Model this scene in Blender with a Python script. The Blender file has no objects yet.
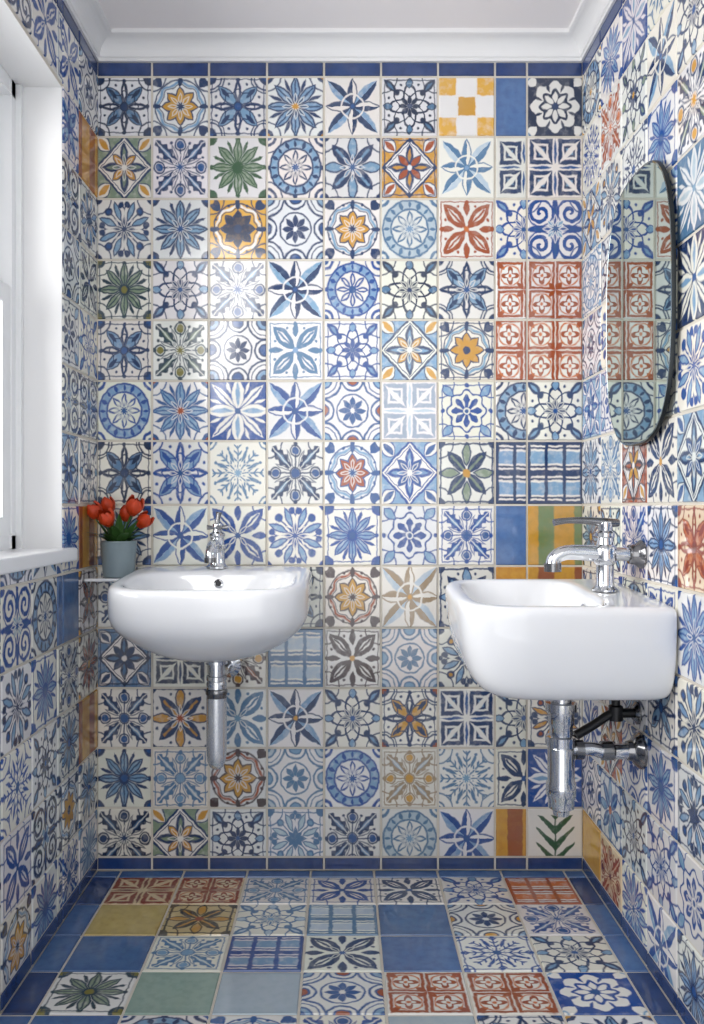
import bpy, math, random
from mathutils import Vector, Matrix
random.seed(31)
sc = bpy.context.scene
sc.view_settings.view_transform = 'Standard'
sc.view_settings.look = 'None'

def s2l(c):
    return tuple(((x/255)/12.92 if x/255 <= 0.04045 else ((x/255+0.055)/1.055)**2.4) for x in c)

# ------------------------------------------------------------------ geometry constants
XL, XR = -0.645, 0.634
YF = -2.75
CAMY, CAMZ, FPX = -2.12, 0.9526, 806.0
ZT = 2.126
ZC = 2.182
S = 380.2
def zx(px): return (px-342)/S
def zz(py): return CAMZ-(py-508)/S

# ------------------------------------------------------------------ node DSL
class V:
    def __init__(self, g, s): self.g=g; self.s=s
    def __add__(self,o): return self.g.m('ADD',self,o)
    def __radd__(self,o): return self.g.m('ADD',o,self)
    def __sub__(self,o): return self.g.m('SUBTRACT',self,o)
    def __rsub__(self,o): return self.g.m('SUBTRACT',o,self)
    def __mul__(self,o): return self.g.m('MULTIPLY',self,o)
    def __rmul__(self,o): return self.g.m('MULTIPLY',o,self)
    def __truediv__(self,o): return self.g.m('DIVIDE',self,o)
    def __neg__(self): return self.g.m('MULTIPLY',self,-1.0)
class G:
    K=23.0
    def __init__(self, mat):
        self.nt=mat.node_tree; self.N=self.nt.nodes; self.Lk=self.nt.links
    def put(self, inp, val):
        if isinstance(val,V): self.Lk.new(val.s, inp)
        elif isinstance(val,bpy.types.NodeSocket): self.Lk.new(val, inp)
        else: inp.default_value = val
    def m(self, op, a, b=None, c=None, clamp=False):
        n=self.N.new('ShaderNodeMath'); n.operation=op; n.use_clamp=clamp
        self.put(n.inputs[0],a)
        if b is not None: self.put(n.inputs[1],b)
        if c is not None: self.put(n.inputs[2],c)
        return V(self,n.outputs[0])
    def ab(self,a): return self.m('ABSOLUTE',a)
    def mn(self,a,b): return self.m('MINIMUM',a,b)
    def mxx(self,a,b): return self.m('MAXIMUM',a,b)
    def sin(self,a): return self.m('SINE',a)
    def cos(self,a): return self.m('COSINE',a)
    def frac(self,a): return self.m('FRACT',a)
    def gt(self,a,b): return self.m('GREATER_THAN',a,b)
    def len(self,a,b): return self.m('SQRT',a*a+b*b)
    def F(self,sdf,k=None): return self.m('MULTIPLY_ADD',sdf,-(k or self.K),0.5,clamp=True)
    def L(self,sdf,w): return self.F(self.ab(sdf)-w)
    def leaf(self,t,s,t0,t1,w):
        x=(t-t0)*(1.0/(t1-t0)); return s-(x*(1.0-x))*(4.0*w)
    def mix(self,a,b,f):
        n=self.N.new('ShaderNodeMix'); n.data_type='RGBA'
        self.put(n.inputs[0],f); self.put(n.inputs[6],a); self.put(n.inputs[7],b)
        return n.outputs[2]

def newmat(name):
    m=bpy.data.materials.new(name); m.use_nodes=True
    return m, m.node_tree.nodes['Principled BSDF']

DES={}
def design(f): DES[f.__name__]=f; return f

@design
def rosette(g,q):
    w=q.p1*0.08
    return [(g.F(g.leaf(q.t,q.s,.05,.98,.19)),'c2'),(g.L(g.leaf(q.t,q.s,.05,.98,.19),.024),'c1'),(g.F(g.leaf(q.t,q.s,.4,.9,.08)),'c1'),
            (g.F(g.leaf(q.mx,q.mn,.12,.95,.14)),'c1'),(g.F(g.leaf(q.mx,q.mn,.3,.75,.045)),'c0'),
            (g.L(q.rc-.42,.03),'c1'),(g.F(q.rc-.24),'c1'),(g.F(q.rc-.13),'c3'),(g.L(q.r-(.5+w)-q.c8*.06,.026),'c1'),
            (g.F(q.r-.15),'c3'),(g.L(q.r-.15,.025),'c1')]
@design
def star8(g,q):
    return [(g.F(g.leaf(q.t8,q.s8,.1,.95,.14)),'c2'),(g.L(g.leaf(q.t8,q.s8,.1,.95,.14),.03),'c1'),
            (g.F(g.leaf(q.e,q.es,.45,.95,.06)),'c1'),(g.L(q.s8,.024)*g.F(q.t8-.85),'c1'),
            (g.F(q.r-.2),'c1'),(g.F(q.r-.12),'c3'),(g.F(q.rc-.28),'c1'),(g.F(q.rc-.16),'c3')]
@design
def leafx(g,q):
    wv=g.sin(q.t*24.0)*.04
    return [(g.F(g.leaf(q.t,q.s,.15,1.25,.18)-wv),'c1'),(g.F(g.leaf(q.t,q.s,.35,1.0,.06)),'c2'),
            (g.L(q.s,.014)*g.F(q.t-1.2),'c0'),(g.F(g.len(q.mx-.72,q.mn)-.13),'c3'),(g.L(q.mn,.025)*g.F(q.mx-.6),'c1'),
            (g.L(g.len(q.mx-.72,q.mn)-.18,.028),'c1'),(g.F(g.leaf(q.e,q.es,.2,.8,.06)),'c1'),(g.F(g.leaf(q.e,q.es,.3,.7,.025)),'c0'),
            (g.F(q.r-.16),'c3'),(g.L(q.r-.18,.025),'c1')]
@design
def ring(g,q):
    return [(g.F(g.ab(q.r-.76)-.13),'c2'),(g.L(q.r-.62,.032),'c1'),(g.L(q.r-.9,.032),'c1'),(g.F(g.leaf(q.e,q.es,.64,.9,.07)),'c1'),
            (g.F(g.leaf(q.t8,q.s8,.66,.88,.05)),'c1'),
            (g.F(g.leaf(q.t8,q.s8,.1,.6,.1)),'c1'),(g.F(g.leaf(q.t8,q.s8,.2,.5,.035)),'c0'),(g.F(q.r-.14),'c3'),
            (g.F(q.rc-.34),'c1'),(g.F(q.rc-.24),'c0'),(g.F(q.rc-.15),'c3')]
@design
def diamond(g,q):
    d=q.mx+q.mn
    return [(g.F(1.02-d),'c2'),(g.F(g.leaf(q.t,q.s,.74,1.4,.22)),'c0'),(g.L(g.leaf(q.t,q.s,.74,1.4,.22),.022),'c1'),(g.F(g.leaf(q.t,q.s,.78,1.3,.1)),'c3'),
            (g.L(d-1.0,.05),'c1'),(g.L(d-.86,.02),'c1'),
            (g.F(g.leaf(q.mx,q.mn,.05,.82,.15)),'c1'),(g.F(g.leaf(q.mx,q.mn,.2,.65,.06)),'c2'),
            (g.F(g.leaf(q.t,q.s,.05,.58,.12)),'c3'),(g.L(g.leaf(q.t,q.s,.05,.58,.12),.022),'c1'),(g.F(q.r-.1),'c0')]
@design
def swirl(g,q):
    sp=g.sin(q.rq*24.0-q.aq)
    return [(g.F((0.1-sp)*.06)*g.F(q.rq-.42),'c1'),(g.L(q.rq-.42,.025),'c1'),
            (g.F(g.leaf(q.mx,q.mn,.1,1.0,.12)),'c1'),(g.F(g.leaf(q.mx,q.mn,.3,.8,.04)),'c3'),
            (g.F(g.leaf(q.t,q.s,.0,.35,.09)),'c2'),(g.F(q.r-.12),'c3'),(g.F(q.rc-.2),'c1')]
@design
def scroll(g,q):
    return [(g.L(q.r-.55-q.c4*.2,.055),'c1'),(g.L(q.r-.55+q.c4*.2,.04),'c1'),
            (g.F(q.rq-.11),'c1'),(g.F(g.leaf(q.t,q.s,.7,1.35,.14)),'c1'),(g.F(g.leaf(q.t,q.s,.85,1.2,.05)),'c2'),(g.F(g.leaf(q.t8,q.s8,.05,.42,.09)),'c1'),
            (g.F(q.r-.09),'c3'),(g.F(g.leaf(q.mx,q.mn,.65,1.0,.12)),'c2'),(g.L(g.leaf(q.mx,q.mn,.65,1.0,.12),.02),'c1')]
@design
def blocks(g,q):
    return [(g.F(q.mq-.4),'c1'),(g.L(q.mq-.22,.035),'c0'),(g.F(q.mq-.1),'c2'),(g.F(g.leaf(q.t,q.s,.2,1.2,.08)),'c0'),
            (g.F(g.leaf(q.mx,q.mn,.1,.9,.05)),'c3'),(g.F(q.r-.13),'c0')]
@design
def solid(g,q):
    return [(g.F(q.mx-3.0),'full'),(g.m('MULTIPLY_ADD',q.n3,2.4,-1.05,clamp=True)*.55,'c1'),(g.m('MULTIPLY',g.F(.85-q.mx,3.0),.3),'c1')]
@design
def patch(g,q):
    cu=g.sin((q.u+.3333)*4.712); cv=g.sin((q.v+.3333)*4.712)
    return [(g.F(-(cu*cv)*.3),'c2'),(g.F(g.mn(cu*.3,cv*.3)*-1.0+.05),'c3'),(g.F(g.mn(g.ab(cu),g.ab(cv))*.2-.03),'c0')]
@design
def frame(g,q):
    return [(g.L(q.mq-.43,.05),'c1'),(g.F(q.rq-.24-g.cos(q.aq*4.0)*.09),'c1'),(g.F(q.rq-.14-g.cos(q.aq*4.0)*.05),'c0'),
            (g.F(q.rq-.06),'c3'),(g.F(g.leaf(q.t,q.s,1.0,1.35,.09)),'c1'),(g.F(g.leaf(q.t,q.s,.0,.36,.09)),'c1'),
            (g.L(q.rq-.36,.03)*g.F(q.mq-.36),'c2')]
@design
def grid(g,q):
    a=g.ab(g.frac((q.v+1.0)*1.0)-.5); b=g.ab(g.frac((q.u+1.0)*1.5)-.5)
    return [(g.F(a-.2),'c2'),(g.F((.5-a)-.1),'c1'),(g.F(((.5-b)*.66)-.06),'c1'),(g.L(a-.3,.035),'c1'),(g.F((q.mx-.9)*-1.0),'c1')]
@design
def invstar(g,q):
    return [(g.F(q.mx-1.3),'c1'),(g.F(g.leaf(q.mx,q.mn,.02,1.05,.2)),'c0'),(g.F(g.leaf(q.mx,q.mn,.15,.9,.08)),'c2'),
            (g.F(g.leaf(q.t,q.s,.1,1.2,.13)),'c0'),(g.L(q.s,.022)*g.F(q.t-1.1),'c1'),(g.F(g.leaf(q.e,q.es,.6,1.0,.05)),'c0'),(g.F(q.r-.1),'c3')]
@design
def petals(g,q):
    return [(g.F(g.leaf(q.t,q.s,.05,1.2,.26)),'c1'),(g.F(g.leaf(q.t,q.s,.3,1.0,.1)),'c0'),(g.L(q.s,.035)*g.F(q.t-.95),'c1'),
            (g.F(g.leaf(q.mx,q.mn,.45,1.0,.11)),'c1'),(g.F(q.r-.1),'c3')]
@design
def snow(g,q):
    ch=g.ab(g.frac((q.t8-q.s8)*4.5)-.5)*.22
    return [(g.L(q.s8,.026)*g.F(q.t8-.88),'c1'),(g.F(ch-.04)*g.F(q.s8-.13)*g.F(q.t8-.9)*g.F(.2-q.t8),'c1'),
            (g.F(g.leaf(q.e,q.es,.35,.85,.06)),'c1'),(g.F(q.r-.13),'c3'),(g.L(q.rc-.25,.03),'c1'),(g.F(q.rc-.13),'c1')]
@design
def botanic(g,q):
    x=q.v-q.a*.9; ch=g.ab(g.frac(x*1.8)-.5)
    return [(g.F((ch-.27+q.a*.28)*.5)*g.F(q.a-.75)*g.F(g.ab(q.v)-.85),'c3'),(g.L(q.a,.03)*g.F(g.ab(q.v)-.85),'c1'),
            (g.L((ch-.27+q.a*.28)*.5,.015)*g.F(q.a-.72)*g.F(g.ab(q.v)-.85),'c1')]
@design
def stripes(g,q):
    a=g.ab(g.frac((q.u+1.0)*.75)-.5)
    return [(g.F(q.mx-3.0),'full'),(g.F((a-.22)*1.0),'c3'),(g.m('MULTIPLY_ADD',q.n3,2.4,-1.05,clamp=True)*.4,'c1')]
@design
def wreath(g,q):
    return [(g.F(q.mx-1.3),'c1'),(g.F(g.ab(q.r-.66-q.c8*.07)-.14),'c0'),(g.F(g.leaf(q.e,q.es,.5,.85,.05)),'c1'),
            (g.F(g.leaf(q.t,q.s,.95,1.4,.16)),'c0'),(g.F(g.leaf(q.t8,q.s8,.1,.5,.09)),'c0'),(g.F(q.r-.12),'c3'),(g.L(q.rc-.12,.03),'c2')]
@design
def lotus(g,q):
    return [(g.F(q.r-.5-q.c8*.09),'c1'),(g.F(g.leaf(q.e,q.es,.15,.52,.04)),'c0'),(g.F(q.r-.13),'c0'),(g.F(q.r-.08),'c3'),
            (g.L(q.r-.7-q.c8*.07,.035),'c1'),(g.F(g.leaf(q.t,q.s,.75,1.3,.15)),'c2'),(g.L(g.leaf(q.t,q.s,.75,1.3,.15),.025),'c1')]
@design
def cross(g,q):
    return [(g.F(g.leaf(q.t,q.s,.0,1.0,.2)),'c1'),(g.L(q.s,.035)*g.F(q.t-.8),'c2'),(g.F(g.leaf(q.mx,q.mn,.25,1.0,.15)),'c2'),
            (g.L(g.leaf(q.mx,q.mn,.25,1.0,.15),.025),'c1'),(g.L(q.mx-.94,.03),'c1'),(g.F(q.r-.14),'c3'),(g.F(q.rc-.22),'c1')]
@design
def bloom(g,q):
    return [(g.F(g.leaf(q.t8,q.s8,.0,.62,.16)),'c3'),(g.L(g.leaf(q.t8,q.s8,.0,.62,.16),.028),'c1'),(g.F(q.r-.14),'c1'),
            (g.L(q.r-.76-q.c8*.04,.045),'c2'),(g.L(q.r-.86,.025),'c1'),(g.L(q.r-.68-q.c8*.04,.018),'c1'),(g.F(g.leaf(q.t,q.s,.9,1.4,.18)),'c1'),(g.F(q.rc-.17),'c0'),
            (g.F(g.leaf(q.mx,q.mn,.62,1.0,.08)),'c1')]
@design
def sprig(g,q):
    return [(g.F(g.ab(q.mn-.02-g.sin(q.mx*9.0)*.06)-.026)*g.F(q.mx-.9),'c1'),(g.F(g.len(q.mx-.8,q.mn-.12)-.11),'c1'),
            (g.F(g.leaf(q.e,q.es,.3,.95,.1)),'c2'),(g.L(g.leaf(q.e,q.es,.3,.95,.1),.024),'c1'),(g.L(q.s,.026)*g.F(q.t-.7),'c1'),
            (g.F(g.len(q.t-.8,q.s)-.14),'c1'),(g.F(g.len(q.t-.8,q.s)-.07),'c3'),(g.F(g.leaf(q.t8,q.s8,.02,.34,.08)),'c1'),(g.F(q.rc-.2),'c1')]
@design
def windmill(g,q):
    d=g.ab(q.u)-g.ab(q.v)
    return [(g.F(g.leaf(q.t,q.s,.0,1.3,.2)),'c2'),(g.F(g.leaf(q.t,q.s,.0,1.3,.2))*g.gt(q.u*q.v*d,0.0),'c1'),
            (g.F(g.leaf(q.mx,q.mn,.0,.98,.16)),'c1'),(g.F(g.leaf(q.mx,q.mn,.0,.98,.16))*g.gt(q.u*q.v,0.0),'c0'),
            (g.L(g.leaf(q.mx,q.mn,.0,.98,.16),.022),'c1'),(g.L(q.r-.42,.03),'c0'),(g.F(q.r-.1),'c3'),(g.L(q.r-.1,.02),'c1')]
@design
def lace(g,q):
    r2=g.len(q.mx-1.0,q.mn)
    return [(g.L(q.rc-.62,.035),'c1'),(g.L(q.rc-.48,.02),'c1'),(g.F(q.rc-.3),'c2'),(g.L(q.rc-.3,.03),'c1'),(g.F(q.rc-.15),'c1'),
            (g.L(r2-.36,.035),'c1'),(g.F(r2-.2),'c3'),(g.L(r2-.2,.028),'c1'),
            (g.F(g.leaf(q.t8,q.s8,.04,.46,.095)),'c1'),(g.L(q.r-.52,.028),'c1'),(g.F(q.r-.08),'c0')]
PLAIN={'solid','patch','stripes','botanic','grid','blocks','frame','wreath','invstar','windmill','lace'}
class Q: pass
def make_tile_mat(name, fn):
    m,bs=newmat('tile_glaze_'+name); g=G(m)
    uv=g.N.new('ShaderNodeUVMap'); uv.uv_map='UVMap'
    sx=g.N.new('ShaderNodeSeparateXYZ'); g.Lk.new(uv.outputs[0],sx.inputs[0])
    geo=g.N.new('ShaderNodeNewGeometry')
    nz=g.N.new('ShaderNodeTexNoise'); nz.inputs['Scale'].default_value=55; nz.inputs['Detail'].default_value=3
    g.Lk.new(geo.outputs['Position'],nz.inputs['Vector'])
    ns=g.N.new('ShaderNodeSeparateColor'); g.Lk.new(nz.outputs['Color'],ns.inputs[0])
    n1,n2,n3=[V(g,ns.outputs[i]) for i in range(3)]
    at={}
    for k in ('c0','c1','c2','c3','prm'):
        a=g.N.new('ShaderNodeAttribute'); a.attribute_name=k; at[k]=a.outputs['Color']
    ps=g.N.new('ShaderNodeSeparateColor'); g.Lk.new(at['prm'],ps.inputs[0])
    q=Q(); q.n3=n3
    q.p1=V(g,ps.outputs[0]); q.p2=V(g,ps.outputs[1]); q.p3=V(g,ps.outputs[2])
    sc1=q.p2*.16+.94
    q.u=((V(g,sx.outputs[0])-.5)*2.0+(n1-.5)*.11)*sc1
    q.v=((V(g,sx.outputs[1])-.5)*2.0+(n2-.5)*.11)*sc1
    q.a=g.ab(q.u); q.b=g.ab(q.v)
    q.mx=g.mxx(q.a,q.b); q.mn=g.mn(q.a,q.b)
    q.t=(q.mx+q.mn)*.7071; q.s=(q.mx-q.mn)*.7071
    q.t8=g.mxx(q.mx,q.t); q.s8=g.mn(q.mn,q.s)
    q.e=q.mx*.9239+q.mn*.3827; q.es=g.ab(q.mn*.9239-q.mx*.3827)
    q.r=g.len(q.u,q.v); ang=g.m('ARCTAN2',q.v,q.u)
    q.c8=g.cos(ang*8.0); q.c4=g.cos(ang*4.0)
    q.rc=g.len(1.0-q.a,1.0-q.b)
    qa=q.a-.5; qb=q.b-.5
    q.rq=g.len(qa,qb); q.aq=g.m('ARCTAN2',qb,qa); q.mq=g.mxx(g.ab(qa),g.ab(qb))
    col=at['c0']
    wc=g.m('MULTIPLY_ADD',n3,1.5,.2,clamp=True)
    lay=[]
    if name not in PLAIN:
        lay=[(g.L(q.rc-.52,.024)*g.gt(q.p1,.5),'c1'),
             (g.F(g.len(q.e-.84,q.es)-.05)*g.gt(.6,q.p1),'c1'),(g.F(g.len(q.mx-.93,q.mn)-.08)*g.gt(q.p2,.45),'c1')]
    lay+=fn(g,q)
    if name not in PLAIN: lay+=[(g.L(q.mx-.94,.02)*g.gt(q.p2,.65),'c1'),(g.L(g.leaf(q.t8,q.s8,.1,.42,.05),.012)*g.gt(.5,q.p2),'c0')]
    for mask,key in lay:
        if key=='full': key='c2'
        elif key=='c2': mask=mask*wc
        elif key!='c0': mask=mask*g.m('MULTIPLY_ADD',n2,.7,.66,clamp=True)
        col=g.mix(col,at[key],mask)
    nb=g.N.new('ShaderNodeTexNoise'); nb.inputs['Scale'].default_value=9; nb.inputs['Detail'].default_value=4
    g.Lk.new(geo.outputs['Position'],nb.inputs['Vector'])
    f=g.m('MULTIPLY_ADD',V(g,nb.outputs[0]),.3,-.11,clamp=True)
    col=g.mix(col,(.44,.46,.47,1),f)
    g.Lk.new(col,bs.inputs['Base Color'])
    bs.inputs['Roughness'].default_value=.08
    bs.inputs['Specular IOR Level'].default_value=.75
    bp=g.N.new('ShaderNodeBump'); bp.inputs['Strength'].default_value=.12; bp.inputs['Distance'].default_value=.004
    g.Lk.new(nb.outputs[0],bp.inputs['Height']); g.Lk.new(bp.outputs[0],bs.inputs['Normal'])
    return m

def simple(name,col,rough=.5,metal=0,noise=0,nscale=20,bump=0,**kw):
    m,bs=newmat(name); g=G(m)
    c=tuple(s2l(col))+(1,)
    bs.inputs['Base Color'].default_value=c
    bs.inputs['Roughness'].default_value=rough; bs.inputs['Metallic'].default_value=metal
    if noise or bump:
        tc=g.N.new('ShaderNodeNewGeometry'); nz=g.N.new('ShaderNodeTexNoise')
        nz.inputs['Scale'].default_value=nscale; nz.inputs['Detail'].default_value=4
        g.Lk.new(tc.outputs['Position'],nz.inputs['Vector'])
        if noise:
            d=tuple(x*(1-noise) for x in c[:3])+(1,)
            g.Lk.new(g.mix(c,d,nz.outputs[0]),bs.inputs['Base Color'])
        if bump:
            b=g.N.new('ShaderNodeBump'); b.inputs['Strength'].default_value=bump; b.inputs['Distance'].default_value=.003
            g.Lk.new(nz.outputs[0],b.inputs['Height']); g.Lk.new(b.outputs[0],bs.inputs['Normal'])
    for k,v in kw.items(): bs.inputs[k.replace('_',' ')].default_value=v
    return m

TM={k:make_tile_mat(k,f) for k,f in DES.items()}
M_grout=simple('sandy_grout',(216,209,196),.85,noise=.15,nscale=60,bump=.3)
M_plaster=simple('white_plaster',(234,234,234),.6,noise=.04,nscale=6)
M_ceil=simple('ceiling_paint',(244,240,240),.7,noise=.03,nscale=5)
M_white=simple('white_gloss_paint',(240,241,242),.3,noise=.02)
M_ceramic=simple('white_ceramic',(236,237,239),.07,noise=.015,nscale=4,Coat_Weight=.5)
M_chrome=simple('chrome',(222,224,227),.07,1,noise=.1,nscale=30)
M_chrome_d=simple('worn_chrome',(150,150,152),.16,1,noise=.35,nscale=50)
M_plastic=simple('satin_chrome',(230,232,235),.26,.8,noise=.06)
M_black=simple('black_rubber_and_hole_shade',(22,22,24),.4,noise=.3)
M_mirror=simple('mirror_silver',(182,196,195),.015,1,noise=.03,nscale=3)
M_mframe=simple('dark_bronze_frame',(50,54,56),.3,.7,noise=.3)
M_mbev=simple('polished_glass_edge',(150,162,164),.1,1,noise=.2)
M_pot=simple('blue_grey_ceramic',(136,152,158),.35,noise=.15,nscale=40)
M_red=simple('tulip_red',(226,72,22),.5,noise=.6,nscale=70)
M_leaf=simple('leaf_green',(66,108,48),.5,noise=.45,nscale=60)
M_soil=simple('potting_soil',(52,38,28),.9,noise=.4,bump=.5)
def glassmat():
    m=bpy.data.materials.new('window_glass'); m.use_nodes=True; nt=m.node_tree
    nt.nodes.clear(); o=nt.nodes.new('ShaderNodeOutputMaterial'); mx=nt.nodes.new('ShaderNodeMixShader')
    t=nt.nodes.new('ShaderNodeBsdfTransparent'); gl=nt.nodes.new('ShaderNodeBsdfGlossy'); gl.inputs['Roughness'].default_value=.02
    fr=nt.nodes.new('ShaderNodeFresnel'); fr.inputs[0].default_value=1.25
    nt.links.new(fr.outputs[0],mx.inputs[0]); nt.links.new(t.outputs[0],mx.inputs[1]); nt.links.new(gl.outputs[0],mx.inputs[2]); nt.links.new(mx.outputs[0],o.inputs[0])
    return m
M_glass=glassmat()

# ------------------------------------------------------------------ palettes
NAVY=(22,52,96); BLUE=(28,80,142); SBLUE=(16,70,146); STEEL=(80,120,158); LBL=(122,160,194); PALE=(182,200,214)
OCH=(206,152,54); YEL=(222,172,68); RUST=(160,74,30); ORG=(202,108,46); GRN=(56,92,62); SAGE=(130,150,126); OLV=(124,118,50)
WHT=(235,233,227); TAN=(192,168,130); INK=(24,42,74)
PAL={'B':(WHT,NAVY,LBL,BLUE),'S':(WHT,SBLUE,LBL,BLUE),'L':(WHT,STEEL,PALE,LBL),'O':(WHT,NAVY,LBL,OCH),'Y':(YEL,NAVY,WHT,INK),
 'R':(WHT,RUST,ORG,ORG),'M':(WHT,NAVY,OCH,RUST),'G':(WHT,(30,58,74),SAGE,OLV),'K':(WHT,BLUE,LBL,RUST),'T':(WHT,(160,140,110),PALE,OCH),
 'D':(WHT,INK,STEEL,NAVY),'E':(WHT,GRN,SAGE,GRN),'X':(WHT,(66,46,50),RUST,OCH),'P':(WHT,(150,165,182),(206,212,216),PALE),
 'W':(WHT,NAVY,SAGE,OCH),'Z':((228,204,164),(142,56,28),(190,96,44),(120,50,34)),'F':(WHT,NAVY,LBL,GRN),
 'b':(WHT,(36,68,122),(76,114,166),NAVY),'o':(WHT,(190,132,44),YEL,OCH),'g':(WHT,(110,140,124),(146,170,156),GRN),'l':(WHT,(150,172,186),(182,197,204),STEEL),
 'n':(WHT,(22,40,78),(28,60,118),NAVY),'k':((214,190,130),(170,146,80),(206,180,110),OLV),'r':(WHT,RUST,OCH,(150,84,44)),'h':((214,190,130),(60,50,34),OCH,(150,70,34)),
 'v':(WHT,OLV,OCH,(112,134,84))}

class MB:
    def __init__(s): s.v=[]; s.f=[]; s.mi=[]; s.mats=[]; s.uv=[]; s.att=[]; s.sm=[]
    def mat(s,m):
        if m not in s.mats: s.mats.append(m)
        return s.mats.index(m)
    def face(s,idx,m,uv=None,att=None,smooth=False):
        s.f.append(idx); s.mi.append(s.mat(m)); s.uv.append(uv or [(0,0)]*len(idx)); s.att.append(att); s.sm.append(smooth)
    def box(s,x0,x1,y0,y1,z0,z1,m,fm=None):
        b=len(s.v)
        s.v+=[(x0,y0,z0),(x1,y0,z0),(x1,y1,z0),(x0,y1,z0),(x0,y0,z1),(x1,y0,z1),(x1,y1,z1),(x0,y1,z1)]
        fs={'-z':(0,3,2,1),'+z':(4,5,6,7),'-y':(0,1,5,4),'+x':(1,2,6,5),'+y':(2,3,7,6),'-x':(3,0,4,7)}
        for k,ff in fs.items(): s.face([b+i for i in ff],(fm or {}).get(k,m))
    def tile(s,O,U,W,N,r,full,des,pal,h=.003,gap=.0026,bev=.0018):
        u0,u1,v0,v1=r
        if u1-u0<2.6*gap+2*bev or v1-v0<2.6*gap+2*bev: return
        a=[(u0+gap,v0+gap),(u1-gap,v0+gap),(u1-gap,v1-gap),(u0+gap,v1-gap)]
        g2=gap+bev
        c=[(u0+g2,v0+g2),(u1-g2,v0+g2),(u1-g2,v1-g2),(u0+g2,v1-g2)]
        b=len(s.v); hs=[h+random.uniform(-.0007,.0007) for _ in range(3)]; hs.append(hs[0]+hs[2]-hs[1])
        for p in a: s.v.append(tuple(O+U*p[0]+W*p[1]))
        for p,hh in zip(c,hs): s.v.append(tuple(O+U*p[0]+W*p[1]+N*hh))
        fu0,fu1,fv0,fv1=full
        uvs=[((p[0]-fu0)/(fu1-fu0),(p[1]-fv0)/(fv1-fv0)) for p in a+c]
        cs=[s2l(x) for x in PAL[pal]]
        j=random.uniform(.92,1.06); wb=random.uniform(-.04,.04)
        cs=[tuple(min(1,ch*j*random.uniform(.97,1.03)) for ch in x) for x in cs]
        cs[0]=(cs[0][0]*(1+wb*.6),cs[0][1]*(1+wb*.2),cs[0][2]*(1-wb*1.6))
        prm=(random.random(),random.random(),random.random())
        att=cs+[prm]
        flip = (U.cross(W)).dot(N)<0
        for q in ([4,5,6,7],[0,1,5,4],[1,2,6,5],[2,3,7,6],[3,0,4,7]):
            if flip: q=q[::-1]
            s.face([b+i for i in q],TM[des],[uvs[i] for i in q],att)
    def ring_loft(s,rings,m,cap0=True,cap1=True,flip=False,mats=None):
        b=len(s.v); n=len(rings[0])
        for r in rings: s.v+= [tuple(p) for p in r]
        for k in range(len(rings)-1):
            for i in range(n):
                q=[b+k*n+i,b+k*n+(i+1)%n,b+(k+1)*n+(i+1)%n,b+(k+1)*n+i]
                s.face(q[::-1] if flip else q,(mats[k] if mats else m),smooth=True)
        if cap0:
            q=[b+i for i in range(n)][::-1]; s.face(q[::-1] if flip else q,m,smooth=True)
        if cap1:
            q=[b+(len(rings)-1)*n+i for i in range(n)]; s.face(q[::-1] if flip else q,m,smooth=True)
    def lathe(s,o,axis,prof,m,seg=32,cap=True,rs=1.0):
        o=Vector(o); ax=Vector(axis).normalized(); h=Vector((1,0,0)) if abs(ax.x)<.8 else Vector((0,1,0))
        e1=ax.cross(h).normalized(); e2=ax.cross(e1)
        rings=[[o+ax*t+(e1*math.cos(2*math.pi*i/seg)+e2*math.sin(2*math.pi*i/seg))*r*rs for i in range(seg)] for t,r in prof]
        s.ring_loft(rings,m,cap,cap)
    def tube(s,pts,rad,m,seg=20,cap=True,sub=6,flat=None):
        P=[Vector(p) for p in pts]
        if not isinstance(rad,(list,tuple)): rad=[rad]*len(P)
        pp=[];rr=[]
        if len(P)>2 and sub>1:
            for i in range(len(P)-1):
                p0=P[max(i-1,0)];p1=P[i];p2=P[i+1];p3=P[min(i+2,len(P)-1)]
                for k in range(sub):
                    t=k/sub
                    pp.append(.5*((2*p1)+(p2-p0)*t+(2*p0-5*p1+4*p2-p3)*t*t+(3*p1-p0-3*p2+p3)*t**3)); rr.append(rad[i]*(1-t)+rad[i+1]*t)
            pp.append(P[-1]); rr.append(rad[-1])
        else: pp=P; rr=rad
        T=[(pp[min(i+1,len(pp)-1)]-pp[max(i-1,0)]).normalized() for i in range(len(pp))]
        h=Vector((0,0,1)) if abs(T[0].z)<.8 else Vector((1,0,0))
        e1=T[0].cross(h).normalized(); rings=[]
        for p,t,r in zip(pp,T,rr):
            e1=(e1-t*e1.dot(t)).normalized(); e2=t.cross(e1)
            rings.append([p+(e1*math.cos(2*math.pi*i/seg)+e2*math.sin(2*math.pi*i/seg)*(flat or 1))*r for i in range(seg)])
        s.ring_loft(rings,m,cap,cap)
    def build(s,name,subsurf=0,sharp=35):
        me=bpy.data.meshes.new(name); me.from_pydata(s.v,[],s.f)
        for m in s.mats: me.materials.append(m)
        me.polygons.foreach_set('material_index',s.mi)
        me.polygons.foreach_set('use_smooth',s.sm)
        uvl=me.uv_layers.new(name='UVMap'); flat=[]
        for u in s.uv:
            for p in u: flat+= [p[0],p[1]]
        uvl.data.foreach_set('uv',flat)
        if any(a is not None for a in s.att):
            for k,nm in enumerate(('c0','c1','c2','c3','prm')):
                ca=me.color_attributes.new(nm,'FLOAT_COLOR','CORNER'); fl=[]
                for a,f in zip(s.att,s.f):
                    c=(a[k] if a else (.5,.5,.5)); fl+= (list(c)+[1.0])*len(f)
                ca.data.foreach_set('color',fl)
        me.update()
        if any(s.sm):
            try: me.set_sharp_from_angle(angle=math.radians(sharp))
            except Exception: pass
        ob=bpy.data.objects.new(name,me); sc.collection.objects.link(ob)
        if subsurf:
            md=ob.modifiers.new('sub','SUBSURF'); md.levels=subsurf; md.render_levels=subsurf
        return ob

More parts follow.
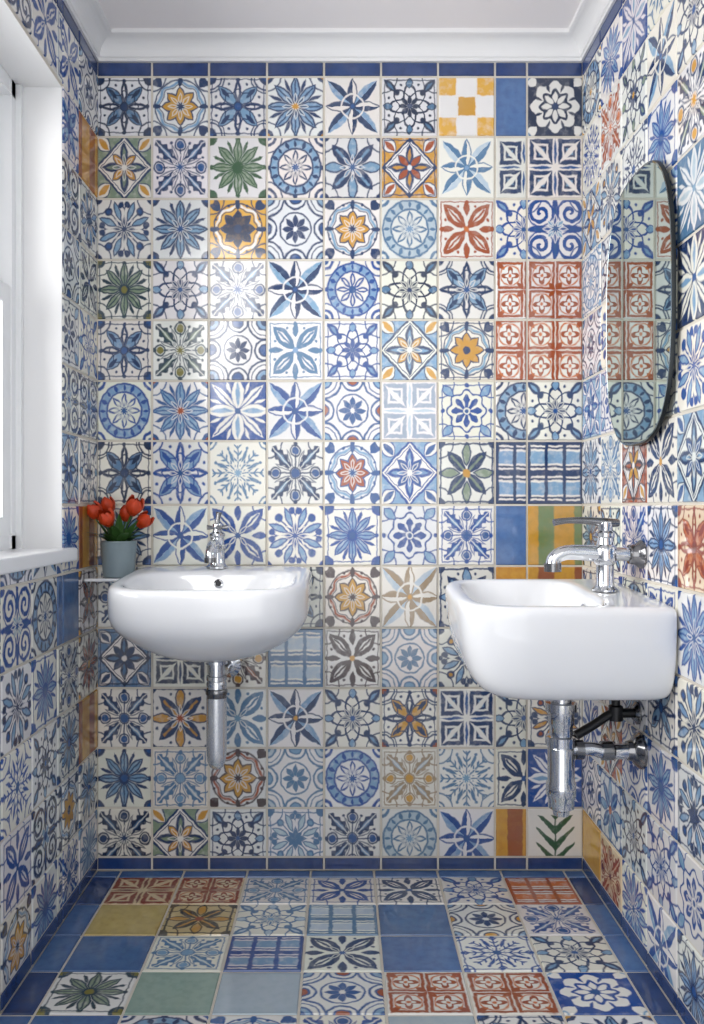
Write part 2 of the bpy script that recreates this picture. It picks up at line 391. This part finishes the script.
# ------------------------------------------------------------------ rows / columns
rows=[zz(p) for p in (77,137,199,260,320,381,441,505,566,628,688,748,808,857)]
cols=[zx(p) for p in (97,152,209,267,324,381,438,495,527,583)]
BACK=[
 ['rosette:D','bloom:O','rosette:B','star8:O','windmill:B','scroll:D','patch:o','solid:b','wreath:D'],
 ['diamond:W','leafx:B','star8:E','ring:B','cross:B','diamond:M','windmill:L','blocks:B','blocks:B'],
 ['sprig:B','star8:B','bloom:Y','lace:B','bloom:O','ring:L','petals:R','scroll:S','swirl:S'],
 ['star8:G','scroll:B','leafx:B','windmill:B','ring:S','scroll:D','rosette:B','frame:R','frame:R'],
 ['rosette:B','leafx:G','lace:B','petals:L','scroll:S','diamond:O','bloom:O','frame:R','frame:R'],
 ['ring:S','star8:K','invstar:S','windmill:S','lace:K','blocks:P','lotus:S','ring:B','scroll:B'],
 ['rosette:D','rosette:S','snow:L','leafx:B','bloom:K','diamond:S','cross:W','grid:B','grid:B'],
 ['star8:B','windmill:S','petals:S','sprig:S','star8:S','lotus:S','leafx:S','solid:b','stripes:v'],
 ['leafx:B','star8:K','petals:B','rosette:D','bloom:X','windmill:T','cross:B','solid:r','stripes:r'],
 ['diamond:D','blocks:D','leafx:X','grid:L','petals:X','lace:L','sprig:O','petals:S','rosette:O'],
 ['leafx:B','cross:M','petals:L','windmill:O','scroll:B','rosette:M','blocks:B','scroll:B','sprig:M'],
 ['star8:B','leafx:L','bloom:X','lace:L','ring:S','leafx:T','snow:L','petals:B','invstar:S'],
 ['leafx:D','diamond:W','scroll:B','sprig:L','leafx:B','ring:L','windmill:S','stripes:r','botanic:E'],
]
rest=['rosette','star8','leafx','ring','swirl','scroll','petals','petals','snow','sprig','lotus','invstar','scroll','leafx','star8','windmill','windmill','lace','lace','diamond']
def rnd(seq='BBSSBSBLSSBSBBSO'): return random.choice(rest)+':'+random.choice(seq)

mb=MB(); 
mb.box(XL,XR,0,.14,0,ZC,M_plaster,{'-y':M_grout})
O=Vector((0,0,0)); U=Vector((1,0,0)); W=Vector((0,0,1)); N=Vector((0,-1,0))
for r in range(13):
    for c in range(9):
        d,p=BACK[r][c].split(':')
        x0,x1=cols[c],cols[c+1]
        full=(x0,x1,rows[r+1],rows[r])
        if c==7: full=(x0,x0+.15,rows[r+1],rows[r]) 
        if r==12: full=(full[0],full[1],full[3]-.158,full[3])
        mb.tile(O,U,W,N,(x0,x1,rows[r+1],rows[r]),full,d,p)
for c in range(9):
    x0,x1=cols[c],cols[c+1]
    mb.tile(O,U,W,N,(x0,x1,rows[0],ZT),(x0,x1,rows[0],ZT),'solid','n')
    mb.tile(O,U,W,N,(x0,x1,0.0,rows[13]),(x0,x1,0,rows[13]),'solid','n')
mb.build('wall_back')

WY0,WY1=-0.265,-1.38
WZ0,WZ1=0.852,1.921
allrows=[(rows[i+1],rows[i]) for i in range(13)]
RIGHT={(7,4):'rosette:Z',(7,3):'star8:B',(6,2):'diamond:X',(6,3):'petals:O',(11,1):'cross:K',(10,1):'diamond:X',(12,0):'solid:o',(12,1):'leafx:Z',(1,1):'leafx:R',(1,2):'scroll:W',(0,4):'wreath:S',(0,5):'frame:B',(9,3):'rosette:B',(2,3):'star8:S',(2,4):'leafx:W',(8,4):'star8:S',(9,4):'sprig:B'}
LEFT={(7,0):'stripes:r',(8,0):'rosette:X',(8,1):'solid:b',(9,1):'leafx:B',(10,0):'stripes:r',(11,1):'bloom:O',(12,3):'bloom:O',(1,0):'stripes:r',(10,3):'snow:S',(8,2):'ring:B',(9,2):'star8:S',(10,2):'scroll:B',(9,0):'star8:X'}
def side(name,xw,nx,spec,opening):
    mb=MB(); O=Vector((xw,0,0)); U=Vector((0,-1,0)); W=Vector((0,0,1)); N=Vector((nx,0,0))
    face='+x' if nx>0 else '-x'
    x0,x1=(xw-.17,xw) if nx>0 else (xw,xw+.14)
    def bx(ya,yb,za,zb): mb.box(x0,x1,ya,yb,za,zb,M_plaster,{face:M_grout})
    if opening:
        bx(WY0,.14,0,ZC); bx(YF,WY1,0,ZC); bx(WY1,WY0,0,WZ0); bx(WY1,WY0,WZ1,ZC)
        regs=[(0,-WY0,0,ZT),(-WY1,-YF,0,ZT),(-WY0,-WY1,0,WZ0),(-WY0,-WY1,WZ1,ZT)]
    else:
        bx(YF,.14,0,ZC); regs=[(0,-YF,0,ZT)]
    rr=[(rows[0],ZT)]+allrows+[(0,rows[13])]
    for k in range(int(-YF/.15)+1):
        for ri,(za,zb) in enumerate(rr):
            full=(k*.15,(k+1)*.15,za,zb)
            if ri in (0,14): dp='solid:n'
            else: dp=spec.get((ri-1,k)) or rnd()
            if ri==13: full=(full[0],full[1],zb-.158,zb)
            d,p=dp.split(':')
            for (ua,ub,va,vb) in regs:
                r=(max(full[0],ua),min(full[1],ub),max(za,va),min(zb,vb))
                if r[1]-r[0]>.012 and r[3]-r[2]>.012: mb.tile(O,U,W,N,r,full,d,p)
    return mb.build(name)
side('wall_left',XL,1,LEFT,True)
side('wall_right',XR,-1,RIGHT,False)

mb=MB(); mb.box(XL-.17,XR+.14,YF,.14,-.1,-.003,M_grout)
O=Vector((0,0,-.003)); U=Vector((1,0,0)); W=Vector((0,1,0)); N=Vector((0,0,1))
fx=[-.58+.166*k for k in range(8)]; fy=[-.04-.141*k for k in range(21)]
FL=[['blocks:Z','frame:Z','leafx:L','petals:S','petals:B','scroll:S','grid:R'],
    ['solid:k','cross:h','scroll:L','grid:L','solid:b','lace:O','leafx:S'],
    ['solid:b','leafx:L','grid:S','petals:B','solid:b','snow:S','scroll:B'],
    ['star8:G','solid:g','solid:l','lace:K','frame:R','frame:R','wreath:S'],
    ['solid:b','ring:B','bloom:K','leafx:S','solid:l','rosette:B','star8:O']]
for j in range(18):
    for k in range(7):
        dp=FL[j][k] if j<len(FL) else rnd()
        d,p=dp.split(':'); r=(fx[k],fx[k+1],fy[j+1],fy[j])
        mb.tile(O,U,W,N,r,r,d,p,gap=.0024)
    for r in ((XL,fx[0],fy[j+1],fy[j]),(fx[7],XR,fy[j+1],fy[j])):
        mb.tile(O,U,W,N,r,r,'solid','b' if j%3 else 'n',gap=.0024)
xs=[XL]+fx+[XR]
for k in range(len(xs)-1):
    r=(xs[k],xs[k+1],fy[0],0); mb.tile(O,U,W,N,r,r,'solid','b',gap=.0024)
mb.build('floor')

mb=MB(); mb.box(XL-.17,XR+.14,YF,.14,ZC,ZC+.1,M_ceil); mb.build('ceiling')
mb=MB(); prof=[(0.0,ZT-.002),(.008,ZT-.002),(.008,ZT+.006)]
for i in range(9):
    a=i/8*math.pi/2; prof.append((.012+.036*(1-math.cos(a)),ZT+.008+.036*math.sin(a)))
prof+=[(.054,ZT+.046),(.054,ZC)]
path=lambda o:[(XL+o,YF),(XL+o,-o),(XR-o,-o),(XR-o,YF)]
for o,z in prof:
    for p in path(o): mb.v.append((p[0],p[1],z))
for i in range(len(prof)-1):
    for j in range(3):
        mb.face([i*4+j,i*4+j+1,(i+1)*4+j+1,(i+1)*4+j][::-1],M_plaster)
mb.build('trim_1')

# ------------------------------------------------------------------ window
mb=MB()
xi,xo=XL-.100,XL-.165
y0,y1,z0,z1=WY1+.001,WY0-.001,WZ0+.008,WZ1-.001
fr=.035
mb.box(xo,xi,y0,y0+fr,z0,z1,M_white); mb.box(xo,xi,y1-fr,y1,z0,z1,M_white)
mb.box(xo,xi,y0,y1,z1-fr,z1,M_white); mb.box(xo,xi,y0,y1,z0,z0+.03,M_white)
zm=1.43
def sash(xa,xb,za,zb):
    st=.042
    mb.box(xa,xb,y0+fr,y0+fr+st,za,zb,M_white); mb.box(xa,xb,y1-fr-st,y1-fr,za,zb,M_white)
    mb.box(xa,xb,y0+fr+st,y1-fr-st,za,za+st,M_white); mb.box(xa,xb,y0+fr+st,y1-fr-st,zb-st,zb,M_white)
    mb.box(xa+.012,xa+.016,y0+fr+st,y1-fr-st,za+st,zb-st,M_glass)
sash(xo+.004,xo+.032,zm-.02,z1-fr+.004); sash(xo+.034,xi-.003,z0+.03,zm+.022)
mb.box(xi-.003,xi+.012,y0,y0+.014,z0,z1,M_white); mb.box(xi-.003,xi+.012,y1-.014,y1,z0,z1,M_white)
mb.build('window_1')
mb=MB(); mb.box(XL-.10,XL+.026,WY1-.03,WY0+.032,WZ0-.022,WZ0+.008,M_white)
ob=mb.build('window_sill'); bv=ob.modifiers.new('b','BEVEL'); bv.width=.004; bv.segments=3

# ------------------------------------------------------------------ basins
def outline(hw,pb,pf,nf,nb,n=72):
    mid=pb+(pf-pb)*.45; out=[]
    for i in range(n):
        a=2*math.pi*i/n; c,s=math.cos(a),math.sin(a)
        e=2/(nf if s>=0 else nb)
        x=hw*math.copysign(abs(c)**e,c)
        p=mid+((pf-mid) if s>=0 else (mid-pb))*math.copysign(abs(s)**e,s)
        out.append((x,p))
    return out
def basin(name,rings,tf,flip,drain):
    mb=MB(); R=[]
    for z,hw,pb,pf,nf,nb in rings: R.append([tf(x,p,z) for x,p in outline(hw,pb,pf,nf,nb)])
    mb.ring_loft(R,M_ceramic,flip=flip)
    ob=mb.build(name,subsurf=1,sharp=180)
    mb=MB(); drain(mb); d=mb.build('waste_fitting'); d.parent=ob
    return ob
LX=-.302
def tfl(x,p,z): return (LX+x,-.004-p,z-p*.065)
ringsL=[(.616,.035,.15,.24,2,2),(.619,.08,.11,.28,2,2),(.630,.125,.07,.325,2.2,2.2),(.650,.165,.035,.362,2.5,2.8),(.678,.198,.01,.39,3,4),
 (.70,.215,.002,.407,3.5,6),(.716,.223,0,.415,3.8,7),(.740,.2265,0,.42,4,8),(.780,.227,0,.421,4,8),(.794,.2255,0,.419,4,8),(.8015,.221,.004,.414,4,7),(.804,.213,.01,.406,4,7),
 (.8035,.196,.112,.390,3.7,4.2),(.800,.190,.119,.384,3.6,4),(.788,.184,.124,.378,3.5,3.8),(.75,.174,.132,.365,3,3.2),(.71,.148,.148,.34,2.5,2.6),(.690,.108,.175,.305,2.2,2.3),(.682,.058,.205,.275,2,2),(.679,.022,.225,.262,2,2)]
def drL(mb):
    mb.lathe((LX,-.250,.6645),(0,0,1),[(0,.02),(.002,.02),(.003,.014),(.001,.012)],M_chrome)
    mb.lathe((LX-.002,-.1335,.766),(0,-.97,.22),[(0,.011),(.003,.011),(.004,.007),(.001,.006)],M_chrome)
    mb.lathe((LX-.002,-.1365,.7668),(0,-.97,.22),[(0,.006),(.0005,.006)],M_black)  # flat black disc painted as the shade inside the overflow hole
basin('bathroom_sink',ringsL,tfl,True,drL)
RYC=-.430; RX=XR-.004
def tfr(x,p,z): return (RX-p,RYC+x,z+x*.06)
ringsR=[(.589,.03,.15,.22,2,2),(.589,.115,.05,.30,4,6),(.591,.147,.010,.332,5,9),(.601,.167,.002,.358,5,14),(.625,.178,0,.377,5,20),(.67,.186,0,.392,5,24),(.72,.190,0,.400,5,24),(.757,.1915,0,.403,5,24),
 (.769,.190,0,.402,5,24),(.776,.186,.002,.397,5,16),(.778,.179,.008,.390,5,12),
 (.7775,.161,.108,.375,4.5,4.5),(.774,.156,.113,.370,4.5,4.5),(.764,.152,.117,.366,4.5,4.5),(.73,.143,.125,.355,4,4),(.695,.124,.14,.33,3.5,3.5),(.680,.08,.17,.29,2.6,2.6),(.675,.04,.20,.25,2,2),(.674,.02,.21,.235,2,2)]
def drR(mb):
    mb.lathe((RX-.2225,RYC,.6745),(0,0,1),[(0,.02),(.002,.02),(.003,.014),(.001,.012)],M_chrome)
    mb.lathe((RX-.1255,RYC,.742),(-.97,0,.22),[(0,.010),(.003,.010),(.004,.006),(.001,.005)],M_chrome)
    mb.lathe((RX-.1285,RYC,.7427),(-.97,0,.22),[(0,.005),(.0005,.005)],M_black)  # overflow opening is a black disc; its inner darkness is only colour
basin('bathroom_sink',ringsR,tfr,True,drR)

# ------------------------------------------------------------------ left tap
mb=MB(); tx,ty,tz=-.318,-.066,.7995
mb.lathe((tx,ty,tz),(0,0,1),[(0,.024),(.004,.024),(.008,.019),(.014,.0165),(.045,.0155),(.05,.019),(.056,.019),(.060,.015),(.078,.014),(.083,.017),(.088,.017),(.093,.010),(.100,.008),(.106,.011),(.112,.010),(.116,.003)],M_chrome,rs=1.2)
mb.tube([(tx,ty-.008,tz+.050),(tx,ty-.04,tz+.062),(tx,ty-.08,tz+.060),(tx,ty-.105,tz+.045),(tx,ty-.108,tz+.030)],[.015,.014,.013,.012,.012],M_chrome)
mb.lathe((tx,ty-.108,tz+.033),(0,0,-1),[(0,.0145),(.012,.0145),(.012,.010),(.010,.009)],M_chrome_d)
for a in (0.3,math.pi/2+.3,math.pi+.3,1.5*math.pi+.3):
    dx,dy=math.cos(a),math.sin(a)
    mb.tube([(tx,ty,tz+.103),(tx+dx*.014,ty+dy*.014,tz+.1035),(tx+dx*.026,ty+dy*.026,tz+.104)],[.005,.0045,.0068],M_chrome_d,seg=12)
mb.tube([(tx,ty,tz+.112),(tx+.002,ty+.002,tz+.128),(tx+.004,ty+.004,tz+.142)],[.007,.0055,.008],M_chrome_d,seg=12)
mb.build('pillar_tap')

mb=MB(); bx_,by_=LX+.004,-.205
bz=.6030
mb.lathe((bx_,by_,bz),(0,0,-1),[(0,.030),(.010,.030),(.013,.026),(.020,.026),(.022,.019),(.048,.019),(.049,.024),(.058,.024),(.060,.021),(.066,.024),(.078,.024),(.080,.020)],M_chrome)
mb.lathe((bx_,by_,bz-.079),(0,0,-1),[(0,.0235),(.004,.026),(.012,.026),(.016,.0235),(.03,.0235)],M_chrome_d)
mb.lathe((bx_,by_,bz-.100),(0,0,-1),[(0,.0242),(.11,.0242),(.135,.0235),(.152,.0215),(.163,.017),(.169,.010),(.171,.003)],M_plastic)
mb.tube([(bx_,by_,bz-.062),(bx_,by_+.08,bz-.062),(bx_,-.006,bz-.062)],.0135,M_chrome)
mb.lathe((bx_,-.003,bz-.062),(0,-1,0),[(0,.033),(.003,.033),(.009,.024),(.014,.016)],M_chrome)
mb.build('bottle_trap')

# ------------------------------------------------------------------ right faucet
mb=MB(); fx_,fy_,fz=.553,-.425,.778
mb.lathe((fx_,fy_,fz),(0,0,1),[(0,.023),(.004,.023),(.009,.018),(.014,.016),(.055,.0155),(.060,.020),(.066,.0215),(.088,.0215),(.094,.019),(.098,.015),(.112,.014),(.115,.0175),(.122,.0175),(.127,.012),(.132,.012),(.138,.014),(.146,.013),(.150,.004)],M_chrome,rs=1.15)
az=fz+.077
mb.tube([(fx_,fy_,az),(fx_-.05,fy_,az+.004),(fx_-.085,fy_,az+.003),(fx_-.106,fy_,az-.008),(fx_-.110,fy_,az-.026)],[.0185,.0165,.0155,.015,.0155],M_chrome)
mb.lathe((fx_-.110,fy_,az-.018),(0,0,-1),[(0,.018),(.018,.018),(.018,.012),(.015,.010)],M_chrome_d)
mb.tube([(fx_,fy_,az),(fx_+.03,fy_,az+.001),(fx_+.06,fy_,az)],[.0155,.0145,.0145],M_chrome)
mb.lathe((XR-.003,fy_,az),(-1,0,0),[(0,.030),(.004,.030),(.010,.025),(.016,.021),(.028,.020),(.030,.014)],M_chrome_d)
mb.tube([(fx_+.028,fy_,az+.066),(fx_,fy_,az+.067),(fx_-.04,fy_,az+.071),(fx_-.08,fy_,az+.071),(fx_-.108,fy_,az+.067)],[.010,.013,.0095,.008,.0095],M_chrome_d,seg=16,flat=.8)
mb.build('lever_faucet')

mb=MB(); bx_,by_=.462,-.42; bz=.588
mb.lathe((bx_,by_,bz),(0,0,-1),[(0,.036),(.008,.036),(.010,.030),(.016,.030)],M_chrome_d)
mb.lathe((bx_,by_,bz-.014),(0,0,-1),[(0,.022),(.03,.022),(.031,.033),(.048,.033),(.050,.027),(.075,.027),(.080,.024),(.10,.024),(.102,.031),(.122,.031),(.124,.026),(.128,.028),(.195,.028),(.201,.031),(.226,.031),(.234,.027),(.252,.027),(.258,.018),(.268,.016),(.272,.005)],M_chrome)
zp=bz-.145
mb.tube([(bx_,by_,zp),(bx_+.06,by_,zp+.002),(bx_+.10,by_,zp-.004),(XR-.004,by_,zp-.002)],[.015,.014,.016,.016],M_chrome)
mb.lathe((bx_+.030,by_,zp),(1,0,0),[(0,.020),(.016,.020)],M_chrome_d)
mb.lathe((bx_+.085,by_,zp-.002),(1,0,0),[(0,.020),(.022,.020),(.026,.017)],M_chrome_d)
mb.lathe((XR-.003,by_,zp-.002),(-1,0,0),[(0,.038),(.005,.038),(.014,.031),(.020,.022),(.030,.020)],M_chrome_d)
mb.build('bottle_trap')
mb=MB()
mb.tube([(XR-.004,-.40,.515),(XR-.03,-.40,.515),(XR-.06,-.40,.513),(XR-.10,-.405,.490),(XR-.138,-.41,.470)],[.010,.010,.0095,.0095,.010],M_black)
mb.lathe((XR-.003,-.40,.515),(-1,0,0),[(0,.024),(.004,.024),(.010,.016)],M_chrome_d)
mb.lathe((XR-.05,-.40,.500),(0,0,1),[(0,.015),(.03,.015),(.033,.009),(.045,.009),(.046,.017),(.058,.018),(.060,.010)],M_black)
mb.tube([(XR-.05,-.40,.545),(XR-.05,-.40,.565),(XR-.055,-.40,.580)],.0055,M_chrome,seg=12)
mb.build('stop_valve')

# ------------------------------------------------------------------ mirror
mb=MB(); n=96; yc,zc,hy,hz=-.438,1.368,.187,.284
def ml(x,dn=0):
    out=[]
    for i in range(n):
        a=2*math.pi*i/n; c,s=math.cos(a),math.sin(a); e=2/2.9
        out.append((x,yc+(hy-dn)*math.copysign(abs(c)**e,c),zc+(hz-dn)*math.copysign(abs(s)**e,s)))
    return out
mb.ring_loft([ml(XR-.004,.03),ml(XR-.013,.028),ml(XR-.014,.0),ml(XR-.020,0),ml(XR-.022,.0012),ml(XR-.0225,.004),ml(XR-.022,.0045)],M_mframe,cap1=False,mats=[M_mframe]*4+[M_mbev,M_mbev])
b=len(mb.v); mb.v+=ml(XR-.022,.0045); mb.face([b+i for i in range(n)],M_mirror)
mb.build('oval_mirror')

# ------------------------------------------------------------------ shelf & tulips
mb=MB(); mb.box(XL+.004,-.534,-.118,-.004,.769,.777,M_ceramic)
ob=mb.build('corner_shelf'); bv=ob.modifiers.new('b','BEVEL'); bv.width=.003; bv.segments=2
px_,py_=-.567,-.072
mb=MB()
mb.lathe((px_,py_,.7775),(0,0,1),[(0,.036),(.003,.039),(.086,.0445),(.089,.0455),(.092,.0445),(.090,.042),(.080,.041)],M_pot,seg=40)
mb.lathe((px_,py_,.855),(0,0,1),[(0,.039),(.006,.039)],M_soil)
def petal_surface(base,ax,out,L,Wd,bulge,m,nu=7,nv=5,curl=0.0):
    ax=Vector(ax).normalized(); out=Vector(out); out=(out-ax*out.dot(ax)).normalized(); sd=ax.cross(out)
    b=len(mb.v)
    for i in range(nu):
        t=i/(nu-1); w=Wd*math.sin(math.pi*(.12+.86*t))**.7; o=bulge*math.sin(math.pi*min(1,t*.9+.05))+curl*t*t
        for j in range(nv):
            s_=(j/(nv-1)-.5)*2
            mb.v.append(tuple(Vector(base)+ax*(L*t)+out*(o*(1-.35*s_*s_))+sd*(w*s_)))
    for i in range(nu-1):
        for j in range(nv-1):
            mb.face([b+i*nv+j,b+i*nv+j+1,b+(i+1)*nv+j+1,b+(i+1)*nv+j],m,smooth=True)
def tulip(dx,dy,z,lean,size=1,opn=0):
    bz_=Vector((px_+dx*.2,py_+dy*.2,.858)); top=Vector((px_+dx,py_+dy,z)); ax=Vector(lean).normalized()
    mid=(bz_+top)/2+Vector((dx*.05,dy*.1,.01))
    mb.tube([bz_,mid,top],[.0028,.0026,.003],M_leaf,seg=8)
    h=Vector((1,0,0)); e1=ax.cross(h).normalized(); e2=ax.cross(e1)
    mb.lathe(top,ax,[(0,.004),(.006*size,.010*size),(.016*size,.012*size),(.026*size,.008*size)],M_red,seg=12)
    for k in range(6):
        a=k*math.pi/3; o=e1*math.cos(a)+e2*math.sin(a)
        petal_surface(top,ax,o,(.040 if k%2 else .036)*size,.0125*size,.0155*size,M_red,curl=opn+(.004 if k%2 else -.003))
tulip(-.042,-.015,.925,(-.7,-.2,1),1.15,.010)
tulip(-.012,-.034,.908,(-.3,-.6,1),1.15,.012)
tulip(.014,.010,.918,(.1,0,1),1.05,.006)
tulip(.038,-.024,.934,(.4,-.3,1),1.25,.012)
tulip(.050,-.005,.905,(.9,-.1,.9),1.1,.010)
tulip(-.028,.02,.938,(-.3,.1,1),1.1,.008)
def leafblade(ang,L,Wd,bend,tilt):
    base=Vector((px_+math.cos(ang)*.012,py_+math.sin(ang)*.012,.858)); o=Vector((math.cos(ang),math.sin(ang),0)); sd=Vector((-math.sin(ang),math.cos(ang),0))
    b=len(mb.v); nu,nv=10,3
    for i in range(nu):
        t=i/(nu-1); c=base+o*(tilt*L*t+bend*L*t*t)+Vector((0,0,1))*(L*t*(1-.35*t*abs(bend)*2)); w=Wd*math.sin(math.pi*(.15+.84*t))
        for j in range(nv):
            s_=j-1; mb.v.append(tuple(c+sd*w*s_+o*(.004*abs(s_))))
    for i in range(nu-1):
        for j in range(nv-1): mb.face([b+i*nv+j,b+i*nv+j+1,b+(i+1)*nv+j+1,b+(i+1)*nv+j],M_leaf,smooth=True)
for a,L,w_,bd,tl in ((3.5,.058,.013,.6,.5),(-.3,.070,.013,.8,.7),(4.4,.056,.014,.6,.5),(5.2,.068,.013,.7,.6),(.6,.06,.012,.5,.3),(2.4,.06,.012,.2,.3),(4.0,.055,.014,.8,.6),(5.9,.064,.013,.9,.6),(1.6,.06,.012,.1,.1),(4.8,.072,.012,.4,.3),(3.8,.078,.011,.2,.4),(5.6,.082,.011,.3,.5),(4.2,.085,.011,.1,.15),(5.0,.088,.011,.1,.1)):
    leafblade(a,L,w_,bd,tl)
mb.build('potted_tulips')

# ------------------------------------------------------------------ light
w=bpy.data.worlds.new('World'); sc.world=w; w.use_nodes=True
w.node_tree.nodes['Background'].inputs[0].default_value=(.985,.99,1,1); w.node_tree.nodes['Background'].inputs[1].default_value=2.1
ld=bpy.data.lights.new('window_daylight','AREA'); ld.shape='RECTANGLE'; ld.size=1.9; ld.size_y=1.5; ld.energy=70; ld.color=(1,.99,.975)
lo=bpy.data.objects.new('window_daylight',ld); sc.collection.objects.link(lo); lo.location=(-1.15,-1.25,1.6)
lo.rotation_euler=(Vector((0,-.35,1.0))-Vector(lo.location)).to_track_quat('-Z','Y').to_euler()

cd=bpy.data.cameras.new('cam'); co=bpy.data.objects.new('camera',cd); sc.collection.objects.link(co)
co.location=(0,CAMY,CAMZ); co.rotation_euler=(math.pi/2,0,0)
cd.sensor_fit='VERTICAL'; cd.sensor_height=36; cd.lens=FPX/1024*36
cd.shift_x=10/1024; cd.shift_y=-4/1024
cd.clip_start=.01
sc.camera=co
